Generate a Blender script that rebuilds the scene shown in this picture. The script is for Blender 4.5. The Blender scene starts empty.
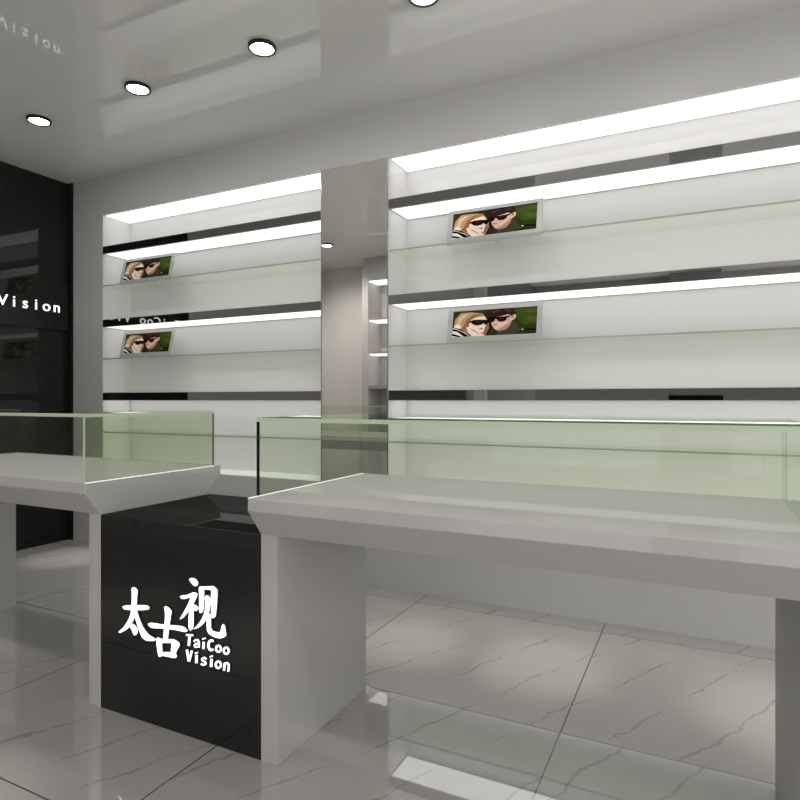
import bpy, bmesh, math, random
from mathutils import Vector, Matrix
random.seed(4)
sc = bpy.context.scene
COL = sc.collection

# ------------------------------------------------------------------ camera geometry
FPX = 603.0
YAW = math.atan2(298.0, 603.0)
EYE = 1.05
FWD = Vector((-math.sin(YAW), math.cos(YAW), 0))
RGT = Vector((math.cos(YAW), math.sin(YAW), 0))
def on_y(px, py, Y):
    """point of the vertical plane at depth Y that the photograph shows at a pixel (used to trace lettering)"""
    r = FWD + (px - 400) / FPX * RGT + Vector((0, 0, -(py - 400) / FPX))
    return r * (Y / r.y) + Vector((0, 0, EYE))

# ------------------------------------------------------------------ materials
def mat(name):
    m = bpy.data.materials.new(name); m.use_nodes = True
    return m, m.node_tree.nodes, m.node_tree.links
def pbr(name, col, rough=0.3, ior=1.45, metal=0.0, emit=None, estr=0.0, coat=0.0, noise=0.0):
    m, N, L = mat(name)
    b = N['Principled BSDF']
    b.inputs['Base Color'].default_value = (*col, 1)
    b.inputs['Roughness'].default_value = rough
    b.inputs['IOR'].default_value = ior
    b.inputs['Metallic'].default_value = metal
    b.inputs['Coat Weight'].default_value = coat
    b.inputs['Coat Roughness'].default_value = 0.02
    if emit:
        b.inputs['Emission Color'].default_value = (*emit, 1)
        b.inputs['Emission Strength'].default_value = estr
    if noise:
        t = N.new('ShaderNodeTexCoord'); n = N.new('ShaderNodeTexNoise'); r = N.new('ShaderNodeMapRange')
        n.inputs['Scale'].default_value = 6; n.inputs['Detail'].default_value = 4
        L.new(t.outputs['Object'], n.inputs['Vector'])
        L.new(n.outputs['Fac'], r.inputs['Value'])
        r.inputs['To Min'].default_value = rough * (1 - noise); r.inputs['To Max'].default_value = rough * (1 + noise)
        L.new(r.outputs['Result'], b.inputs['Roughness'])
    return m
def gloss(name, col, k, rough=0.0):
    # lacquer whose mirror share is the same at every angle
    m, N, L = mat(name)
    N.remove(N['Principled BSDF'])
    d = N.new('ShaderNodeBsdfDiffuse'); d.inputs['Color'].default_value = (*col, 1)
    g = N.new('ShaderNodeBsdfGlossy'); g.inputs['Roughness'].default_value = rough
    g.inputs['Color'].default_value = (1, 1, 1, 1)
    x = N.new('ShaderNodeMixShader'); x.inputs[0].default_value = k
    L.new(d.outputs[0], x.inputs[1]); L.new(g.outputs[0], x.inputs[2]); L.new(x.outputs[0], N['Material Output'].inputs['Surface'])
    return m
WALLC = (0.58, 0.575, 0.56)
M_WALL = pbr('grey_wall_paint', WALLC, 0.35, 1.4, noise=0.2)
M_CEIL = gloss('glossy_stretch_ceiling', (0.80, 0.79, 0.775), 0.145)
M_RETURN = pbr('slate_wall_paint', (0.22, 0.22, 0.215), 0.4, 1.4)
M_PALE = pbr('pale_wall_paint', (0.80, 0.785, 0.76), 0.4, 1.4)
M_COUNTER = gloss('grey_lacquer', (0.515, 0.507, 0.492), 0.08, 0.02)
M_BLACK = gloss('black_gloss_panel', (0.014, 0.014, 0.013), 0.026)
M_BLACKDESK = gloss('black_gloss_lacquer', (0.014, 0.014, 0.013), 0.05)
M_BASE = pbr('black_matt_trim', (0.006, 0.006, 0.006), 0.35)
M_NICHE = pbr('white_laminate', (0.665, 0.66, 0.652), 0.3, 1.35, noise=0.2)
M_FASCIA = pbr('smoked_mirror_strip', (0.30, 0.297, 0.29), 0.004, 1.5, metal=1.0)
M_MIRROR = pbr('mirror_silver', (0.92, 0.92, 0.90), 0.0, 1.5, metal=1.0)
M_STEEL = pbr('brushed_edge', (0.35, 0.35, 0.34), 0.25, metal=1.0)
M_RING = pbr('black_trim_metal', (0.01, 0.01, 0.01), 0.3)
M_LENS = pbr('lamp_lens', (0.9, 0.9, 0.9), 0.4, emit=(1.0, 0.985, 0.96), estr=96.0)
M_PANEL = pbr('led_diffuser', (0.9, 0.9, 0.9), 0.4, emit=(1.0, 0.995, 0.985), estr=1.02)
M_LETTER = pbr('lit_white_acrylic', (0.9, 0.9, 0.9), 0.4, emit=(1, 1, 1), estr=1.0)
M_EDGEGLOW = pbr('painted_edge_highlight', (0.9, 0.9, 0.9), 0.4, emit=(0.95, 1, 0.9), estr=0.6)  # bevel highlight painted as a faint glow, no lamp there
M_FRAME = pbr('satin_silver', (0.42, 0.42, 0.415), 0.3, 1.45)
M_EDGE = pbr('green_glass_edge', (0.55, 0.66, 0.47), 0.08, 1.5)
M_REAREDGE = pbr('rear_glass_edge', (0.15, 0.185, 0.13), 0.08, 1.5)
M_DARKEDGE = pbr('dark_refraction_edge', (0.008, 0.004, 0.014), 0.05, 1.5)  # dark surroundings refracted in the cut edge, painted as its colour
M_SHELFEDGE = pbr('shelf_glass_edge', (0.40, 0.46, 0.35), 0.08, 1.5)
M_LETTERSIDE = pbr('letter_side', (0.07, 0.07, 0.07), 0.4)

def glass(name, tint, refl=1.0):
    m, N, L = mat(name)
    N.remove(N['Principled BSDF'])
    out = N['Material Output']
    tr = N.new('ShaderNodeBsdfTransparent'); tr.inputs['Color'].default_value = (*tint, 1)
    gl = N.new('ShaderNodeBsdfGlossy'); gl.inputs['Roughness'].default_value = 0.0
    gl.inputs['Color'].default_value = (0.9, 1.0, 0.9, 1)
    fr = N.new('ShaderNodeFresnel'); fr.inputs['IOR'].default_value = 1.5
    ge = N.new('ShaderNodeNewGeometry')
    inv = N.new('ShaderNodeMath'); inv.operation = 'SUBTRACT'; inv.inputs[0].default_value = refl
    L.new(ge.outputs['Backfacing'], inv.inputs[1])
    mu = N.new('ShaderNodeMath'); mu.operation = 'MULTIPLY'; mu.use_clamp = True
    L.new(fr.outputs['Fac'], mu.inputs[0]); L.new(inv.outputs[0], mu.inputs[1])
    mx = N.new('ShaderNodeMixShader')
    L.new(mu.outputs[0], mx.inputs[0]); L.new(tr.outputs[0], mx.inputs[1]); L.new(gl.outputs[0], mx.inputs[2])
    L.new(mx.outputs[0], out.inputs['Surface'])
    return m
M_GLASS = glass('green_case_glass', (0.925, 0.955, 0.888), 0.45)
M_TOPGLASS = glass('clear_top_glass', (0.972, 0.98, 0.962), 1.0)
M_SHELFGLASS = glass('shelf_glass', (0.958, 0.98, 0.945))

def floor_material():
    m, N, L = mat('polished_marble_tile')
    b = N['Principled BSDF']
    def M(op, a, c=None, clamp=False):
        n = N.new('ShaderNodeMath'); n.operation = op; n.use_clamp = clamp
        for i, v in enumerate((a, c)):
            if v is None: continue
            if isinstance(v, (int, float)): n.inputs[i].default_value = v
            else: L.new(v, n.inputs[i])
        return n.outputs[0]
    T = 0.92
    geo = N.new('ShaderNodeNewGeometry')
    sep = N.new('ShaderNodeSeparateXYZ'); L.new(geo.outputs['Position'], sep.inputs[0])
    u = M('DIVIDE', M('ADD', sep.outputs['X'], 0.39 + 9 * T), T)
    v = M('DIVIDE', M('ADD', sep.outputs['Y'], -1.93 + 9 * T), T)
    def edge(w):
        f = M('FRACT', w); return M('MINIMUM', f, M('SUBTRACT', 1.0, f))
    d = M('MINIMUM', edge(u), edge(v))
    grout = M('LESS_THAN', d, 0.0019 / T * 1.25)
    # every tile has its own piece of the veining
    cmb = N.new('ShaderNodeCombineXYZ'); L.new(M('FLOOR', u), cmb.inputs[0]); L.new(M('FLOOR', v), cmb.inputs[1])
    wn = N.new('ShaderNodeTexWhiteNoise'); wn.noise_dimensions = '2D'; L.new(cmb.outputs[0], wn.inputs['Vector'])
    off = N.new('ShaderNodeVectorMath'); off.operation = 'MULTIPLY_ADD'
    L.new(wn.outputs['Color'], off.inputs[0]); off.inputs[1].default_value = (3, 3, 3); L.new(geo.outputs['Position'], off.inputs[2])
    def vein(angle, period, amp, width, seed, gap):
        rot = N.new('ShaderNodeMapping'); rot.inputs['Rotation'].default_value = (0, 0, angle); rot.inputs['Location'].default_value = (seed, seed * 0.7, 0)
        L.new(off.outputs[0], rot.inputs['Vector'])
        n1 = N.new('ShaderNodeTexNoise'); n1.inputs['Scale'].default_value = 2.6; n1.inputs['Detail'].default_value = 9; n1.inputs['Roughness'].default_value = 0.68
        L.new(rot.outputs[0], n1.inputs['Vector'])
        s = N.new('ShaderNodeSeparateXYZ'); L.new(rot.outputs[0], s.inputs[0])
        w = M('ADD', M('DIVIDE', s.outputs['Y'], period), M('MULTIPLY', n1.outputs['Fac'], amp))
        f = M('FRACT', w); e = M('MINIMUM', f, M('SUBTRACT', 1.0, f))
        n2 = N.new('ShaderNodeTexNoise'); n2.inputs['Scale'].default_value = 4.5; n2.inputs['Detail'].default_value = 3
        L.new(rot.outputs[0], n2.inputs['Vector'])
        ww = M('MULTIPLY', M('SUBTRACT', n2.outputs['Fac'], gap, True), width * 6)
        r = N.new('ShaderNodeMapRange'); r.clamp = True
        L.new(M('DIVIDE', e, M('ADD', ww, 0.0008)), r.inputs['Value'])
        r.inputs['From Min'].default_value = 1.0; r.inputs['From Max'].default_value = 0.25
        has = M('GREATER_THAN', n2.outputs['Fac'], gap)
        return M('MULTIPLY', r.outputs['Result'], has)
    # veins run roughly along (0.40, 0.91) in plan
    va = vein(math.radians(-62), 0.20, 0.85, 0.028, 1.3, 0.40)
    vb = vein(math.radians(-57), 0.16, 1.1, 0.009, 7.7, 0.52)
    ve = M('MAXIMUM', va, M('MULTIPLY', vb, 0.6))
    cl = N.new('ShaderNodeTexNoise'); cl.inputs['Scale'].default_value = 2.0; cl.inputs['Detail'].default_value = 5
    L.new(off.outputs[0], cl.inputs['Vector'])
    base = N.new('ShaderNodeMix'); base.data_type = 'RGBA'
    base.inputs['A'].default_value = (0.425, 0.41, 0.392, 1); base.inputs['B'].default_value = (0.48, 0.466, 0.448, 1)
    L.new(cl.outputs['Fac'], base.inputs['Factor'])
    mv = N.new('ShaderNodeMix'); mv.data_type = 'RGBA'; mv.inputs['B'].default_value = (0.23, 0.225, 0.215, 1)
    L.new(M('MULTIPLY', ve, 0.62), mv.inputs['Factor']); L.new(base.outputs['Result'], mv.inputs['A'])
    mg = N.new('ShaderNodeMix'); mg.data_type = 'RGBA'; mg.inputs['B'].default_value = (0.06, 0.055, 0.045, 1)
    L.new(M('MULTIPLY', grout, 0.9), mg.inputs['Factor']); L.new(mv.outputs['Result'], mg.inputs['A'])
    L.new(mg.outputs['Result'], b.inputs['Base Color'])
    b.inputs['Roughness'].default_value = 1.0
    b.inputs['IOR'].default_value = 1.0
    g = N.new('ShaderNodeBsdfGlossy'); g.inputs['Roughness'].default_value = 0.0
    x = N.new('ShaderNodeMixShader'); x.inputs[0].default_value = 0.28
    L.new(b.outputs[0], x.inputs[1]); L.new(g.outputs[0], x.inputs[2]); L.new(x.outputs[0], N['Material Output'].inputs['Surface'])
    return m
M_FLOOR = floor_material()

# ------------------------------------------------------------------ mesh helpers
def link(name, bm, mats, parent=None, bevel=0.0, smooth=False):
    me = bpy.data.meshes.new(name)
    bmesh.ops.recalc_face_normals(bm, faces=bm.faces)
    bm.to_mesh(me); bm.free()
    for m in (mats if isinstance(mats, (list, tuple)) else [mats]): me.materials.append(m)
    o = bpy.data.objects.new(name, me); COL.objects.link(o)
    if parent:
        o.parent = parent
        p, off = parent, Vector((0, 0, 0))
        while p: off += p.location; p = p.parent
        me.transform(Matrix.Translation(-off))
    if bevel:
        b = o.modifiers.new('bevel', 'BEVEL'); b.width = bevel; b.segments = 2; b.limit_method = 'ANGLE'
    if smooth:
        for f in me.polygons: f.use_smooth = True
    return o
def box(bm, x0, x1, y0, y1, z0, z1, mi=0):
    vs = [bm.verts.new(p) for p in ((x0,y0,z0),(x1,y0,z0),(x1,y1,z0),(x0,y1,z0),(x0,y0,z1),(x1,y0,z1),(x1,y1,z1),(x0,y1,z1))]
    fs = []
    for q in ((0,3,2,1),(4,5,6,7),(0,1,5,4),(1,2,6,5),(2,3,7,6),(3,0,4,7)):
        f = bm.faces.new([vs[i] for i in q]); f.material_index = mi; fs.append(f)
    return fs
def boxes(*bs):
    bm = bmesh.new()
    for b in bs: box(bm, *b)
    return bm
def pane(bm, x0, x1, y0, y1, z0, z1, shown=('front',)):
    """a sheet of glass: the two broad faces are material 0, the cut edges material 1"""
    d = (x1 - x0, y1 - y0, z1 - z0); ax = d.index(min(d))
    for i, f in enumerate(box(bm, x0, x1, y0, y1, z0, z1)):
        face_ax = (2, 2, 1, 0, 1, 0)[i]
        c = f.calc_center_median()
        side = ('bottom', 'top', 'front', 'right', 'back', 'left')[i]
        f.material_index = 1 if (face_ax != ax and side in shown) else 0
def tag(o, label=None, cat=None, group=None, kind=None):
    if label: o['label'] = label
    if cat: o['category'] = cat
    if group: o['group'] = group
    if kind: o['kind'] = kind
    return o
def thing(name, label, cat, loc, group=None):
    o = bpy.data.objects.new(name, None); COL.objects.link(o); o.location = loc
    o.empty_display_size = 0.05
    return tag(o, label, cat, group)
def struct(name, bm, m, parent=None, bevel=0.0):
    return tag(link(name, bm, m, parent, bevel), kind='structure')
def copy_tree(o, parent=None):
    c = o.copy(); COL.objects.link(c)
    if parent: c.parent = parent
    for ch in list(o.children): copy_tree(ch, c)
    return c

# ------------------------------------------------------------------ the room
CEIL = 2.680
YW = 2.98          # face of the back wall
XL = -4.262        # face of the black side wall
XR = 2.4; YF = -2.75
N1 = (-3.892, -1.992); N2 = (-1.547, 0.80)     # the two lit niches
NZ0, NZ1, NYB = 0.567, 2.402, 3.219

struct('floor', boxes((XL-.1, XR+.1, YF-.1, 3.3, -.05, 0)), M_FLOOR)
struct('ceiling', boxes((XL-.1, XR+.1, YF-.1, 3.3, CEIL, CEIL+.05)), M_CEIL)
struct('wall_back', boxes(
    (XL, XR, YW, 3.28, NZ1, CEIL), (XL, XR, YW, 3.28, 0, NZ0),
    (XL, N1[0], YW, 3.28, NZ0, NZ1), (N1[1], N2[0], YW+.008, 3.28, NZ0, NZ1), (N2[1], XR, YW, 3.28, NZ0, NZ1)), M_WALL)
struct('wall_near_left', boxes((XL-.08, XL-.004, -.46, 1.80, 0, CEIL)), M_WALL)
struct('wall_left', boxes((XL-.08, XL, 1.80, YW-.016, 0, CEIL)), M_BLACK)
struct('trim_1', boxes((XL-.08, -4.2145, YW-.016, YW, 0, CEIL)), M_BASE)
struct('baseboard_left', boxes((XL, XL+.012, 1.80, YW-.016, 0, .05)), M_BASE)
struct('wall_front_left', boxes((XL, -2.12, -.54, -.44, 0, CEIL)), M_PALE)
struct('wall_front_return', boxes((-2.22, -2.12, YF, -.54, 0, CEIL)), M_RETURN)
# unseen side left open for added fill light; only lintels and corner post solid
struct('trim_2', boxes((-2.12, XR+.1, YF-.1, YF, 2.45, CEIL), (XR, XR+.1, YF, 1.2, 2.45, CEIL), (XR, XR+.1, YF-.1, YF+.1, 0, 2.45)), M_WALL)
struct('wall_right', boxes((XR, XR+.1, 1.2, 3.28, 0, CEIL)), M_WALL)
pl = thing('pillar', 'square grey pillar on a tall black plinth facing the lit shelves', 'pillar', (-.03, YF+.12, 0))
link('shaft', boxes((-.33, .27, YF, YF+.22, 1.11, CEIL)), M_FRAME, pl, .004)
link('plinth', boxes((-.34, .28, YF, YF+.23, 0, 1.11)), M_BLACK, pl)

# ------------------------------------------------------------------ lit niches
SH = ((2.1155, 2.1705), (1.5820, 1.6370), (1.0500, 1.1060))
def make_niche(xr, where):
    x0, x1 = xr; cx = (x0 + x1) / 2; t = .012
    r = thing('display_niche', where, 'display niche', (cx, YW, NZ0), 'lit display niches in the back wall')
    link('back_panel', boxes((x0, x1, NYB, NYB+.012, NZ0, NZ1)), M_NICHE, r)
    for s in (x0, x1 - .003):
        link('side_panel', boxes((s, s+.003, YW+.001, NYB, NZ0, NZ1)), M_NICHE, r)
    link('bottom_panel', boxes((x0+.003, x1-.003, YW+.001, NYB, NZ0, NZ0+.004)), M_NICHE, r)
    tp = link('top_panel', boxes((x0+.003, x1-.003, YW+.001, NYB, NZ1-.004, NZ1)), M_NICHE, r)
    link('light_panel', boxes((x0+.012, x1-.012, YW+.022, NYB-.012, NZ1-.008, NZ1-.004)), M_PANEL, tp)
    for z0, z1 in SH:
        s = link('lit_shelf', boxes((x0+.003, x1-.003, YW+.006, NYB, z0, z1)), M_NICHE, r)
        link('fascia', boxes((x0+.003, x1-.003, YW, YW+.0058, z0-.0015, z1-.004)), M_FASCIA, s)
        link('light_panel', boxes((x0+.012, x1-.012, YW+.022, NYB-.012, z0-.0006, z0)), M_PANEL, s)
    return r
make_niche(N1, 'white lit display niche left of the mirror, with mirror-edged shelves')
make_niche(N2, 'long white lit display niche right of the mirror, with mirror-edged shelves')

# glass shelves, each lying on its own in a niche
GZ = (1.876, 1.345, 0.813)
words = {0: ('left niche', 'left of the mirror'), 1: ('right niche', 'right of the mirror')}
lev = ('upper glass shelf with a picture display in the niche {1}',
       'middle glass shelf with a picture display in the niche {1}',
       'lowest empty glass shelf at counter height in the niche {1}')
for k, (x0, x1) in enumerate((N1, N2)):
    for z, l in zip(GZ, lev):
        bm = bmesh.new(); pane(bm, x0+.004, x1-.004, YW+.002, NYB-.001, z, z+.008)
        o = link('glass_shelf', bm, [M_SHELFGLASS, M_SHELFEDGE])
        tag(o, l.format(*words[k]), 'shelf', 'glass shelves in the niches')

# mirror between the niches
mr = thing('wall_mirror', 'tall frameless mirror panel between the two lit niches', 'mirror', ((N1[1]+N2[0])/2, YW, NZ0))
link('mirror_sheet', boxes((N1[1]+.004, N2[0]-.004, YW-.001, YW+.007, NZ0, NZ1)), M_MIRROR, mr)
for x in (N1[1], N2[0]-.004):
    link('edge_strip', boxes((x, x+.004, YW-.0015, YW+.007, NZ0, NZ1)), M_STEEL, mr)

# ------------------------------------------------------------------ picture displays
PIC = [
 ('photo_grass_dark', (0.030, 0.045, 0.008), [[(72,103),(750,57),(735,275),(55,308)]]),
 ('photo_grass_light', (0.052, 0.080, 0.012), [[(575,75),(746,62),(738,190),(640,200),(600,170)],[(620,95),(700,85),(690,120),(625,128)]]),
 ('photo_grass_bright', (0.075, 0.11, 0.02), [[(640,140),(700,132),(742,150),(739,178),(680,172)],[(660,82),(744,78),(744,100),(680,108)]]),
 ('photo_coat', (0.030, 0.031, 0.014), [[(325,294),(345,215),(420,225),(545,165),(578,160),(612,228),(734,232),(735,275)]]),
 ('photo_coat_light', (0.055, 0.055, 0.028), [[(500,235),(550,180),(572,172),(606,236),(620,250),(560,278),(480,284)]]),
 ('photo_shadow', (0.015, 0.008, 0.005), [[(335,150),(372,160),(390,215),(375,255),(345,288),(332,290),(345,215)],[(625,232),(733,235),(734,250),(650,245)]]),
 ('photo_shirt', (0.035, 0.06, 0.13), [[(432,258),(500,238),(478,276),(430,287)]]),
 ('photo_skin_man', (0.78, 0.52, 0.38), [[(376,145),(500,112),(535,128),(556,116),(584,126),(580,152),(552,170),(532,205),(500,238),(446,254),(414,242),(392,212),(382,180)]]),
 ('photo_skin_shade', (0.50, 0.26, 0.16), [[(470,225),(515,195),(540,170),(552,172),(532,214),(500,244),(446,257),(420,248)],[(548,130),(572,130),(566,148),(548,152)]]),
 ('photo_hair_man', (0.028, 0.014, 0.010), [[(340,152),(334,112),(362,90),(452,73),(522,69),(562,84),(582,112),(566,122),(548,136),(526,118),(498,128),(455,138),(378,152)]]),
 ('photo_hair_man_light', (0.075, 0.038, 0.025), [[(380,100),(450,84),(470,92),(400,116)],[(490,82),(540,84),(556,100),(505,98)]]),
 ('photo_hair_woman', (0.52, 0.32, 0.17), [[(74,212),(88,162),(138,114),(230,107),(312,116),(345,150),(364,190),(368,232),(336,291),(308,290),(200,280),(150,250)]]),
 ('photo_hair_deep', (0.30, 0.14, 0.06), [[(140,240),(165,205),(185,165),(240,125),(300,118),(318,124),(250,150),(212,190),(196,230),(186,262)],[(335,220),(366,200),(366,235),(338,288),(322,282)]]),
 ('photo_hair_glow', (0.74, 0.52, 0.31), [[(100,200),(120,150),(160,125),(200,122),(150,160),(125,215)],[(90,215),(105,185),(112,220)]]),
 ('photo_skin_woman', (0.90, 0.74, 0.60), [[(222,165),(262,148),(330,138),(346,170),(352,204),(334,226),(322,262),(294,274),(240,256),(200,232),(205,200)]]),
 ('photo_skin_hand', (0.93, 0.78, 0.66), [[(178,228),(206,222),(246,238),(284,264),(332,294),(222,299),(192,262)],[(76,216),(110,206),(140,222),(128,240),(80,232)]]),
 ('photo_hand_line', (0.62, 0.40, 0.28), [[(206,230),(250,250),(290,280),(280,282),(236,258)]]),
 ('photo_sleeve', (0.86, 0.84, 0.82), [[(66,232),(112,248),(168,270),(210,299),(55,308)]]),
 ('photo_black', (0.006, 0.006, 0.007), [[(66,240),(108,250),(160,272),(205,299),(158,302),(104,264),(64,258)],[(58,280),(98,288),(142,303),(104,305),(56,296)],
     [(203,182),(245,167),(300,165),(356,168),(366,180),(356,204),(338,209),(322,193),(308,206),(270,213),(240,207),(222,191),(204,190)],
     [(360,152),(400,146),(500,138),(536,129),(540,139),(512,150),(504,169),(474,181),(444,179),(428,159),(416,159),(410,178),(384,191),(364,180)]]),
 ('photo_lens_glint', (0.035, 0.018, 0.014), [[(250,178),(300,172),(310,184),(262,196)],[(440,152),(490,149),(478,164),(446,166)]]),
 ('photo_lips', (0.55, 0.17, 0.14), [[(284,231),(320,232),(312,243),(290,241)],[(396,200),(436,199),(426,212),(402,211)]]),
 ('photo_pin', (0.75, 0.72, 0.66), [[(622,240),(638,238),(640,246),(626,248)]]),
]
PM = [pbr(n, c, 0.7, 1.05) for n, c, _ in PIC]
M_BACKING = pbr('grey_card', (0.35, 0.35, 0.35), 0.6)
def st(u, v):
    # position inside the printed photo, both 0..1
    top = 103 + (u - 72) * (57 - 103) / 678.0; bot = 308 + (u - 55) * (275 - 308) / 680.0
    t = (v - top) / (bot - top)
    l = 72 - 17 * t; r = 750 - 15 * t
    return min(max((u - l) / (r - l), 0), 1), min(max(t, 0), 1)
FW, FH, LEAN = 0.514, 0.194, 0.042
def make_display(loc, label):
    r = thing('picture_display', label, 'picture display', loc, 'picture displays on the glass shelves')
    x, y, z = loc
    ca = math.cos(math.atan2(LEAN, FH)); sa = math.sin(math.atan2(LEAN, FH))
    def P(a, b, d):   # a across, b up the sheet, d out of the sheet towards the front
        return Vector((x + a, y + b * sa - d * ca, z + b * ca + d * sa + .003))
    L = math.hypot(FH, LEAN); hw = FW / 2
    def slab(bm, a0, a1, b0, b1, d0, d1, mi=0):
        vs = [bm.verts.new(P(*p)) for p in ((a0,b0,d0),(a1,b0,d0),(a1,b1,d0),(a0,b1,d0),(a0,b0,d1),(a1,b0,d1),(a1,b1,d1),(a0,b1,d1))]
        for q in ((0,3,2,1),(4,5,6,7),(0,1,5,4),(1,2,6,5),(2,3,7,6),(3,0,4,7)):
            bm.faces.new([vs[i] for i in q]).material_index = mi
    bm = bmesh.new()
    ml, mb, mt = .027, .033, .020
    slab(bm, -hw, -hw+ml, 0, L, -.004, .004); slab(bm, hw-ml, hw, 0, L, -.004, .004)
    slab(bm, -hw+ml, hw-ml, 0, mb, -.004, .004); slab(bm, -hw+ml, hw-ml, L-mt, L, -.004, .004)
    link('frame', bm, M_FRAME, r)
    bm = bmesh.new(); slab(bm, -hw+ml, hw-ml, mb, L-mt, -.004, .0008)
    link('backing', bm, M_BACKING, r)
    bm = bmesh.new(); k = 0
    pw, ph = FW - 2*ml, L - mb - mt
    for i, (n, c, polys) in enumerate(PIC):
        for p in polys:
            k += 1
            vs = []
            for (u, v) in p:
                s, t = st(u, v)
                vs.append(bm.verts.new(P(-hw + ml + s*pw, L - mt - t*ph, .001 + .00006*k)))
            f = bm.faces.new(vs); f.material_index = i
            f.normal_update()
            if f.normal.y > 0: f.normal_flip()
    bmesh.ops.triangulate(bm, faces=bm.faces)
    me = bpy.data.meshes.new('photo_print'); bm.to_mesh(me); bm.free()
    for m in PM: me.materials.append(m)
    o = bpy.data.objects.new('photo_print', me); COL.objects.link(o); o.parent = r
    me.transform(Matrix.Translation(-Vector(loc)))
    # easel strut behind
    bm = bmesh.new()
    vs = [(-.03, P(0, .11, -.004)), (.03, P(0, .11, -.004))]
    a = P(0, .12, -.005); b_ = Vector((x, y + .10, z + .002))
    for dx0, dx1 in ((-.02, .02),):
        q = [bm.verts.new((x+dx0, a.y, a.z)), bm.verts.new((x+dx1, a.y, a.z)), bm.verts.new((x+dx1, b_.y, b_.z)), bm.verts.new((x+dx0, b_.y, b_.z))]
        q2 = [bm.verts.new(v.co + Vector((0, .003, .003))) for v in q]
        bm.faces.new(q); bm.faces.new(q2[::-1])
        for i in range(4): bm.faces.new((q[i], q[(i+1)%4], q2[(i+1)%4], q2[i]))
    link('easel_strut', bm, M_SHELFGLASS, r)
    return r
d0 = make_display((-0.966, 3.045, GZ[0]+.008), 'silver framed couple photo display on the upper glass shelf right of the mirror')
for loc, lb in (((-0.966, 3.045, GZ[1]+.008), 'silver framed couple photo display on the middle glass shelf right of the mirror'),
                ((-3.535, 3.045, GZ[0]+.008), 'silver framed couple photo display on the upper glass shelf left of the mirror'),
                ((-3.535, 3.045, GZ[1]+.008), 'silver framed couple photo display on the middle glass shelf left of the mirror')):
    c = copy_tree(d0); c.location = loc; c['label'] = lb

# ------------------------------------------------------------------ counters
ZT, ZL, ZS = 0.7720, 0.7365, 0.6590
YA, YB = 1.336, 1.990       # front and back edge of the top
LA, LB = 1.394, 1.910       # front and back of the legs
def make_counter(x0, x1, ov0, ov1, label, YB=1.990, LB=1.910):
    """x0..x1 outer ends of the top; ov0 / ov1 how far the top overhangs the leg at that end"""
    r = thing('display_counter', label, 'counter', ((x0+x1)/2, (YA+YB)/2, 0), 'display counters')
    bm = bmesh.new()
    def ring(a, b, c, d, z): return [bm.verts.new(p) for p in ((a,c,z),(b,c,z),(b,d,z),(a,d,z))]
    R0 = ring(x0, x1, YA, YB, ZT); R1 = ring(x0, x1, YA, YB, ZL); R2 = ring(x0+ov0, x1-ov1, LA, LB, ZS)
    bm.faces.new(R0); bm.faces.new(R2[::-1])
    for A, B in ((R0, R1), (R1, R2)):
        for i in range(4): bm.faces.new((A[i], B[i], B[(i+1)%4], A[(i+1)%4]))
    link('counter_top', bm, M_COUNTER, r, .0015)
    a, b = x0+ov0, x1-ov1
    for xa in (a, b-.058):
        link('leg', boxes((xa, xa+.058, LA, LB, 0, ZS)), M_COUNTER, r, .0012)
    return r
LX0, LX1 = -3.238, -1.831
RX0, RX1 = -1.140, 0.303
lc = make_counter(LX0, LX1, .071, 0, 'grey lacquered counter with sloping front left of the black logo desk', 1.972, 1.884)
rc = make_counter(RX0, RX1, 0, .058, 'grey lacquered counter with sloping front right of the black logo desk')
# glowing sliver that paints the bevel highlight on each top's inner end
link('edge_highlight', boxes((LX1-.005, LX1+.0015, YA+.002, YA+.60, ZT-.001, ZT+.0012)), M_EDGEGLOW, lc)
link('edge_highlight', boxes((RX0-.0015, RX0+.005, YA+.002, YB-.002, ZT-.001, ZT+.0012)), M_EDGEGLOW, rc)

# glass cases: open towards the room, three upright sheets and a top
def make_case(x0, x1, y0, y1, h, label, dark_left):
    r = thing('glass_case', label, 'glass case', ((x0+x1)/2, (y0+y1)/2, ZT), 'green glass cases on the counters')
    g = .0115; z0 = ZT + .003; z1 = ZT + h
    mats = [M_GLASS, M_EDGE, M_DARKEDGE]
    for x, nm in ((x0, 0), (x1-g, 1)):
        bm = bmesh.new(); pane(bm, x, x+g, y0, y1-g, z0, z1-g)
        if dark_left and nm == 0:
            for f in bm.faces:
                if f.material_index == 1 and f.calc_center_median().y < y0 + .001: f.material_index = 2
        link('side_pane', bm, mats, r)
    bm = bmesh.new(); pane(bm, x0, x1, y1-g, y1, z0, z1-g, ('right',)); link('back_pane', bm, [M_GLASS, M_REAREDGE], r)
    bm = bmesh.new(); pane(bm, x0, x1, y0, y1, z1-g, z1, ('front', 'left', 'right')); link('top_pane', bm, [M_TOPGLASS, M_EDGE], r)
    return r
make_case(-3.150, LX1, YA+.001, 1.934, .232, 'green tinted glass case standing on the counter left of the black desk', False)
make_case(RX0, 0.219, 1.374, 1.972, .227, 'green tinted glass case standing on the counter right of the black desk', True)

# ------------------------------------------------------------------ black logo desk
dk = thing('logo_desk', 'glossy black desk with white lit lettering between the two grey counters', 'desk', ((LX1+RX0)/2, 1.65, 0))
link('desk_body', boxes((LX1+.0005, RX0-.0005, LA+.0008, 1.905, 0, ZS-.0005)), M_BLACKDESK, dk, .0012)

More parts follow.
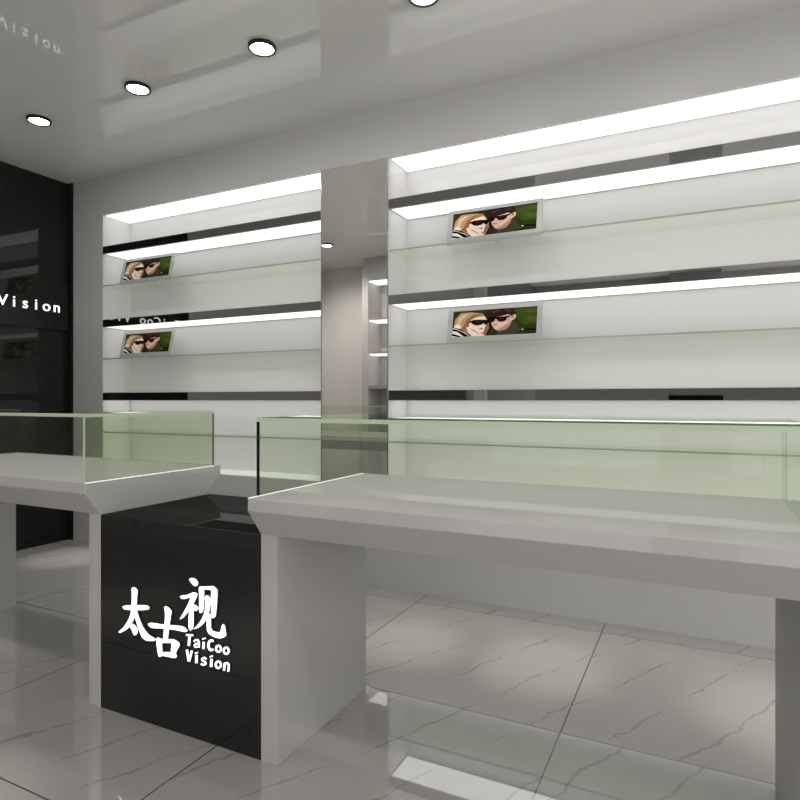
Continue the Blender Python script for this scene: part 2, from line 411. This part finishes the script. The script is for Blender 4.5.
Z1 = lambda u, v: (110+u/6.154, 565+v/6.154)
Z3 = lambda u, v: (140+u/13.33, 600+v/13.33)
Z4 = lambda u, v: (175+u/11.43, 570+v/11.43)
Z5 = lambda u, v: (180+u/14.29, 625+v/14.29)
def prism(bm, pts, y0, y1):
    # front face is lit acrylic (material 0), the returns are dark (material 1)
    f = [bm.verts.new((p.x, y0, p.z)) for p in pts]; b = [bm.verts.new((p.x, y1, p.z)) for p in pts]
    n = len(pts)
    bm.faces.new(f); bm.faces.new(b[::-1])
    for i in range(n): bm.faces.new((f[i], b[i], b[(i+1)%n], f[(i+1)%n])).material_index = 1
def smooth_poly(pts, it=2):
    for _ in range(it):
        q = []
        for i in range(len(pts)):
            a, b = Vector(pts[i]), Vector(pts[(i+1) % len(pts)])
            q += [a*.8 + b*.2, a*.2 + b*.8]
        pts = q
    return pts
YF0 = LA - .0045
glyphs = {
 'large_character': [
  (Z1, [[(131,142),(147,134),(171,152),(167,190),(163,268),(147,285),(131,270),(134,190)],
        [(73,258),(95,247),(228,246),(247,262),(232,278),(92,278)],
        [(132,262),(163,262),(158,310),(140,350),(112,392),(62,420),(49,412),(85,383),(112,340),(127,300)],
        [(143,285),(163,262),(178,320),(205,385),(240,430),(286,455),(275,468),(225,467),(200,450),(183,415),(160,345)],
        [(120,382),(138,355),(173,388),(171,420),(155,435),(143,425),(135,398)]]),
  (Z3, [[(317,95),(350,76),(426,140),(410,230),(388,380),(370,540),(304,540),(318,380),(332,250),(332,150)],
        [(98,322),(140,297),(320,328),(580,345),(642,408),(605,431),(480,402),(320,380),(165,377),(133,360)],
        [(210,515),(240,494),(290,520),(450,518),(520,562),(537,600),(430,602),(425,572),(300,572),(232,602)],
        [(210,515),(292,540),(302,690),(297,742),(262,762),(243,745)],
        [(425,560),(420,620),(408,712),(480,728),(492,670),(537,605),(500,545)],
        [(250,692),(420,692),(482,712),(499,755),(465,777),(380,757),(295,742),(262,760)]]),
  (Z4, [[(155,105),(190,88),(237,100),(267,145),(258,177),(230,189),(193,160)],
        [(50,305),(80,289),(130,288),(220,248),(264,275),(240,325),(215,385),(150,482),(95,547),(48,569),(73,525),(123,440),(168,345),(175,312),(130,327),(85,335)],
        [(158,470),(185,420),(214,425),(214,640),(205,672),(172,699),(153,655)],
        [(195,400),(235,393),(277,435),(250,467),(222,470)],
        [(271,195),(300,183),(337,215),(335,330),(327,470),(298,497),(276,480),(278,300)],
        [(280,187),(310,188),(420,183),(440,180),(492,225),(485,252),(420,242),(400,224),(330,222)],
        [(413,222),(492,222),(482,400),(470,530),(435,554),(413,535),(416,400)],
        [(341,300),(370,283),(414,315),(407,420),(392,490),(362,570),(310,632),(255,667),(208,677),(245,643),(300,578),(338,490),(348,400)],
        [(363,520),(388,488),(414,510),(417,540),(414,660),(440,698),(515,712),(528,680),(538,630),(560,613),(577,640),(584,700),(594,740),(570,767),(520,782),(450,767),(393,732),(366,690)]])],
}
for fn, polys in glyphs['large_character']:
    bm = bmesh.new()
    for k, p in enumerate(polys):
        pts = [on_y(q[0], q[1], YF0) for q in (fn(*w) for w in smooth_poly(p))]
        prism(bm, pts, YF0 - .0002*k, LA + .001)
    o = link('lettering', bm, [M_LETTER, M_LETTERSIDE], dk)
    o['label'] = 'large white lit brush-written Chinese character'
def circ(cx, cy, rx, ry, a0=0, a1=360, n=20):
    return [(cx+rx*math.cos(math.radians(a0+(a1-a0)*i/n)), cy+ry*math.sin(math.radians(a0+(a1-a0)*i/n))) for i in range(n+1)]
small = [
 [([(86,142),(190,147)],30),([(138,142),(126,298)],42)],
 [([(196,238),(222,214),(256,214),(272,245),(270,322)],30),([(270,262),(226,268),(206,292),(222,316),(266,308)],28)],
 [([(338,240),(334,342)],40),([(318,203),(366,186)],22)],
 [(circ(450,288,42,68,-55,-305),40)],
 [(circ(552,338,35,44),34)],
 [(circ(662,366,36,45),34)],
 [([(98,352),(126,520)],38),([(170,364),(130,520)],36)],
 [([(236,428),(234,545)],42),([(212,408),(257,390)],22)],
 [([(378,488),(345,466),(312,486),(326,512),(362,528),(368,558),(336,570),(296,556)],30)],
 [([(450,482),(444,600)],42),([(424,457),(470,440)],22)],
 [(circ(549,566,37,47),34)],
 [([(640,540),(628,652)],36),([(632,580),(652,548),(682,546),(698,575),(690,665)],34)],
]
def stroke(pts, w):
    """quads and round joints of a pen stroke, as convex polygons"""
    out = []
    for a, b in zip(pts, pts[1:]):
        a, b = Vector(a), Vector(b); d = (b - a)
        if d.length < 1e-6: continue
        n = Vector((-d.y, d.x)).normalized() * w/2
        out.append([a+n, b+n, b-n, a-n])
    if len(pts) > 2:
        for p in pts[1:-1]:
            out.append([(p[0]+w/2*math.cos(t*math.pi/6), p[1]+w/2*math.sin(t*math.pi/6)) for t in range(12)])
    return out
for L_ in small:
    bm = bmesh.new(); k = 0
    for pts, w in L_:
        for poly in stroke(pts, w * .9):
            prism(bm, [on_y(q[0], q[1], YF0) for q in (Z5(*v) for v in poly)], YF0 - .00003*k, LA + .001); k += 1
    o = link('lettering', bm, [M_LETTER, M_LETTERSIDE], dk)
    o['label'] = 'small white lit Latin letter'

# ------------------------------------------------------------------ sign on the black wall
sg = thing('wall_sign', 'raised black sign board with white spaced lettering on the black wall', 'sign', (XL, 2.3, 1.56))
SX = XL + .018
link('sign_board', boxes((XL+.0005, SX, 1.802, YW-.018, 1.566, 1.916)), M_BLACK, sg, .002)
def font_mesh(ch, size, off):
    c = bpy.data.curves.new('t', 'FONT'); c.body = ch; c.size = size; c.offset = off; c.extrude = .0025
    c.resolution_u = 5
    o = bpy.data.objects.new('t', c); COL.objects.link(o)
    dg = bpy.context.evaluated_depsgraph_get()
    me = bpy.data.meshes.new_from_object(o.evaluated_get(dg)); bpy.data.objects.remove(o); bpy.data.curves.remove(c)
    return me
pitch = .0773; n_y = 2.866
text = 'TaiCoo Vision'
for i, ch in enumerate(text):
    if ch == ' ': continue
    me = font_mesh(ch, .110, .0004)
    xs = [v.co.x for v in me.vertices]; cx = (min(xs)+max(xs))/2
    yc = n_y - pitch * (len(text)-1-i)
    for v in me.vertices:
        a, b, d = v.co; v.co = (SX + .003 + d - XL, yc + (a - cx)*1.05 - 2.3, 1.697 + b - 1.56)
    me.materials.append(M_LETTER)
    o = bpy.data.objects.new('lettering', me); COL.objects.link(o); o.parent = sg
    o['label'] = 'white letter'

# ------------------------------------------------------------------ lit cabinet facing the shelves (seen in the mirror)
cb = thing('shelf_cabinet', 'grey wall cabinet with small lit compartments, seen in the mirror', 'cabinet', (-2.8, -.27, 0))
CX0, CX1, CYF, CYB = -3.48, -2.125, -.094, -.438
M_DIM = pbr('grey_laminate', (0.42, 0.41, 0.395), 0.25, 1.4)
zs = [(1.985, 2.419), (1.60, 1.965), (1.217, 1.58)]
solid = [(CX0, CX0+.08, CYB, CYF, 0, CEIL-.002), (CX1-.08, CX1, CYB, CYF, 0, CEIL-.002), (CX0+.08, CX1-.08, CYB, CYF, 2.419, CEIL-.002),
         (CX0+.08, CX1-.08, CYB, CYB+.03, .15, 2.419), (CX0+.08, CX1-.08, CYB, CYF, 0, .15)]
link('carcass', boxes(*solid), M_WALL, cb, .002)
for z in (1.965, 1.58, 1.18):
    link('shelf', boxes((CX0+.08, CX1-.08, CYB+.03, CYF, z, z+(.02 if z > 1.3 else .037))), M_DIM, cb)
for z0, z1 in zs:
    link('light_bar', boxes((CX0+.09, CX1-.09, CYB+.10, CYF-.01, z1-.012, z1)), M_PANEL, cb)

# ------------------------------------------------------------------ ceiling lamps
def lathe(bm, prof, n=40):
    rings = [[bm.verts.new((r*math.cos(2*math.pi*i/n), r*math.sin(2*math.pi*i/n), z)) for i in range(n)] for r, z in prof]
    for A, B in zip(rings, rings[1:]):
        for i in range(n): bm.faces.new((A[i], A[(i+1)%n], B[(i+1)%n], B[i]))
    return rings
bm = bmesh.new()
rr = lathe(bm, [(.0645, 0), (.0645, -.014), (.0630, -.016), (.0535, -.016), (.0515, -.013), (.0515, 0)])
ring_me_bm = bm
dl0 = thing('downlight', '', 'downlight', (0, 0, CEIL), 'round ceiling downlights')
ring = link('trim_ring', bm, M_RING); ring.parent = dl0
bm = bmesh.new(); lp = lathe(bm, [(.0515, -.004), (.0512, -.010), (.046, -.0122), (.02, -.0125)]); bm.faces.new(lp[-1])
lens = link('lens', bm, M_LENS); lens.parent = dl0
seen = ['round black-rimmed downlight nearest the black wall', 'second round black-rimmed downlight from the black wall',
        'third round black-rimmed downlight from the black wall, above the mirror end of the left niche',
        'round black-rimmed downlight cut by the top edge of the photo']
PX = [-3.430 + .8145*k for k in range(7)]
spots = []
first = True
for row, Y in enumerate((2.210, .627)):
    for k, x in enumerate(PX):
        if row == 0 and k < 4: lb = seen[k]
        elif row == 0: lb = 'round black-rimmed downlight further right in the row along the lit niches'
        else: lb = 'round black-rimmed downlight in a row behind the viewer'
        o = dl0 if first else copy_tree(dl0)
        first = False
        o.location = (x - (.06 if row else 0), Y, CEIL); o['label'] = lb
        if row == 0: spots.append((x, Y))
def spot(loc, target, power, size, blend):
    l = bpy.data.lights.new('beam', 'SPOT'); l.energy = power; l.spot_size = size; l.spot_blend = blend
    l.shadow_soft_size = .025; l.color = (1, .90, .84)
    o = bpy.data.objects.new('beam', l); COL.objects.link(o); o.location = loc
    o.rotation_euler = (Vector(target) - Vector(loc)).to_track_quat('-Z', 'Y').to_euler()
for k, (x, Y) in enumerate(spots[:6]):
    tx, ty = [(-3.76, 2.62), (-2.95, 2.5), (-2.05, 2.4), (-1.15, 2.37), (-.55, 2.38), (.25, 2.36)][k]
    spot((x, Y, CEIL-.05), (tx, ty, 0), 95.0, math.radians(15), 1.0)
for x in PX[:6]:
    spot((x, .627, CEIL-.05), (x, .70, 0), 120.0, math.radians(20), 1.0)
spot((PX[0], .627, CEIL-.05), (-3.85, -.44, 1.6), 34.0, math.radians(75), 1.0)

# LED boards of the niches throw most of their light straight down
def board(x0, x1, z, power):
    l = bpy.data.lights.new('led_board', 'AREA'); l.shape = 'RECTANGLE'; l.size = x1 - x0 - .04; l.size_y = .17
    l.energy = power; l.spread = math.radians(75); l.color = (1, .99, .975)
    o = bpy.data.objects.new('led_board', l); COL.objects.link(o); o.location = ((x0+x1)/2, (YW+NYB)/2 + .012, z - .006)
for x0, x1 in (N1, N2):
    for z, p in ((NZ1-.004, .3), (SH[0][0], .7), (SH[1][0], .7), (SH[2][0], 1.1)):
        board(x0, x1, z, p * (x1-x0) / 1.9)

# ------------------------------------------------------------------ world, camera, view
w = bpy.data.worlds.new('world'); sc.world = w; w.use_nodes = True
# added fill from outside the unseen opening: dim at eye level, bright above
WN, WL = w.node_tree.nodes, w.node_tree.links
tc = WN.new('ShaderNodeTexCoord'); sx = WN.new('ShaderNodeSeparateXYZ'); mrg = WN.new('ShaderNodeMapRange')
WL.new(tc.outputs['Generated'], sx.inputs[0]); WL.new(sx.outputs['Z'], mrg.inputs['Value'])
mrg.inputs['From Min'].default_value = 0.03; mrg.inputs['From Max'].default_value = 0.12
mrg.inputs['To Min'].default_value = 0.22; mrg.inputs['To Max'].default_value = 1.8
mrg.interpolation_type = 'SMOOTHSTEP'
low = WN.new('ShaderNodeMapRange'); low.interpolation_type = 'SMOOTHSTEP'    # added upward fill to lift the ceiling
WL.new(sx.outputs['Z'], low.inputs['Value'])
low.inputs['From Min'].default_value = -0.02; low.inputs['From Max'].default_value = -0.10
low.inputs['To Min'].default_value = 0.0; low.inputs['To Max'].default_value = 1.9
tot = WN.new('ShaderNodeMath'); tot.operation = 'ADD'
WL.new(mrg.outputs['Result'], tot.inputs[0]); WL.new(low.outputs['Result'], tot.inputs[1])
WN['Background'].inputs[0].default_value = (1, .985, .96, 1)
WL.new(tot.outputs[0], WN['Background'].inputs[1])
cam = bpy.data.cameras.new('camera'); co = bpy.data.objects.new('camera', cam); COL.objects.link(co)
cam.sensor_width = 36; cam.lens = FPX / 800 * 36; cam.clip_start = .02
co.location = (0, 0, EYE); co.rotation_euler = (math.pi/2, 0, YAW)
sc.camera = co
vs = sc.view_settings
vs.view_transform = 'Standard'; vs.look = 'None'; vs.exposure = 0.13; vs.gamma = 1.0; vs.use_curve_mapping = False
sc.cycles.diffuse_bounces = 6; sc.cycles.max_bounces = 14; sc.cycles.glossy_bounces = 6
sc.cycles.caustics_reflective = False
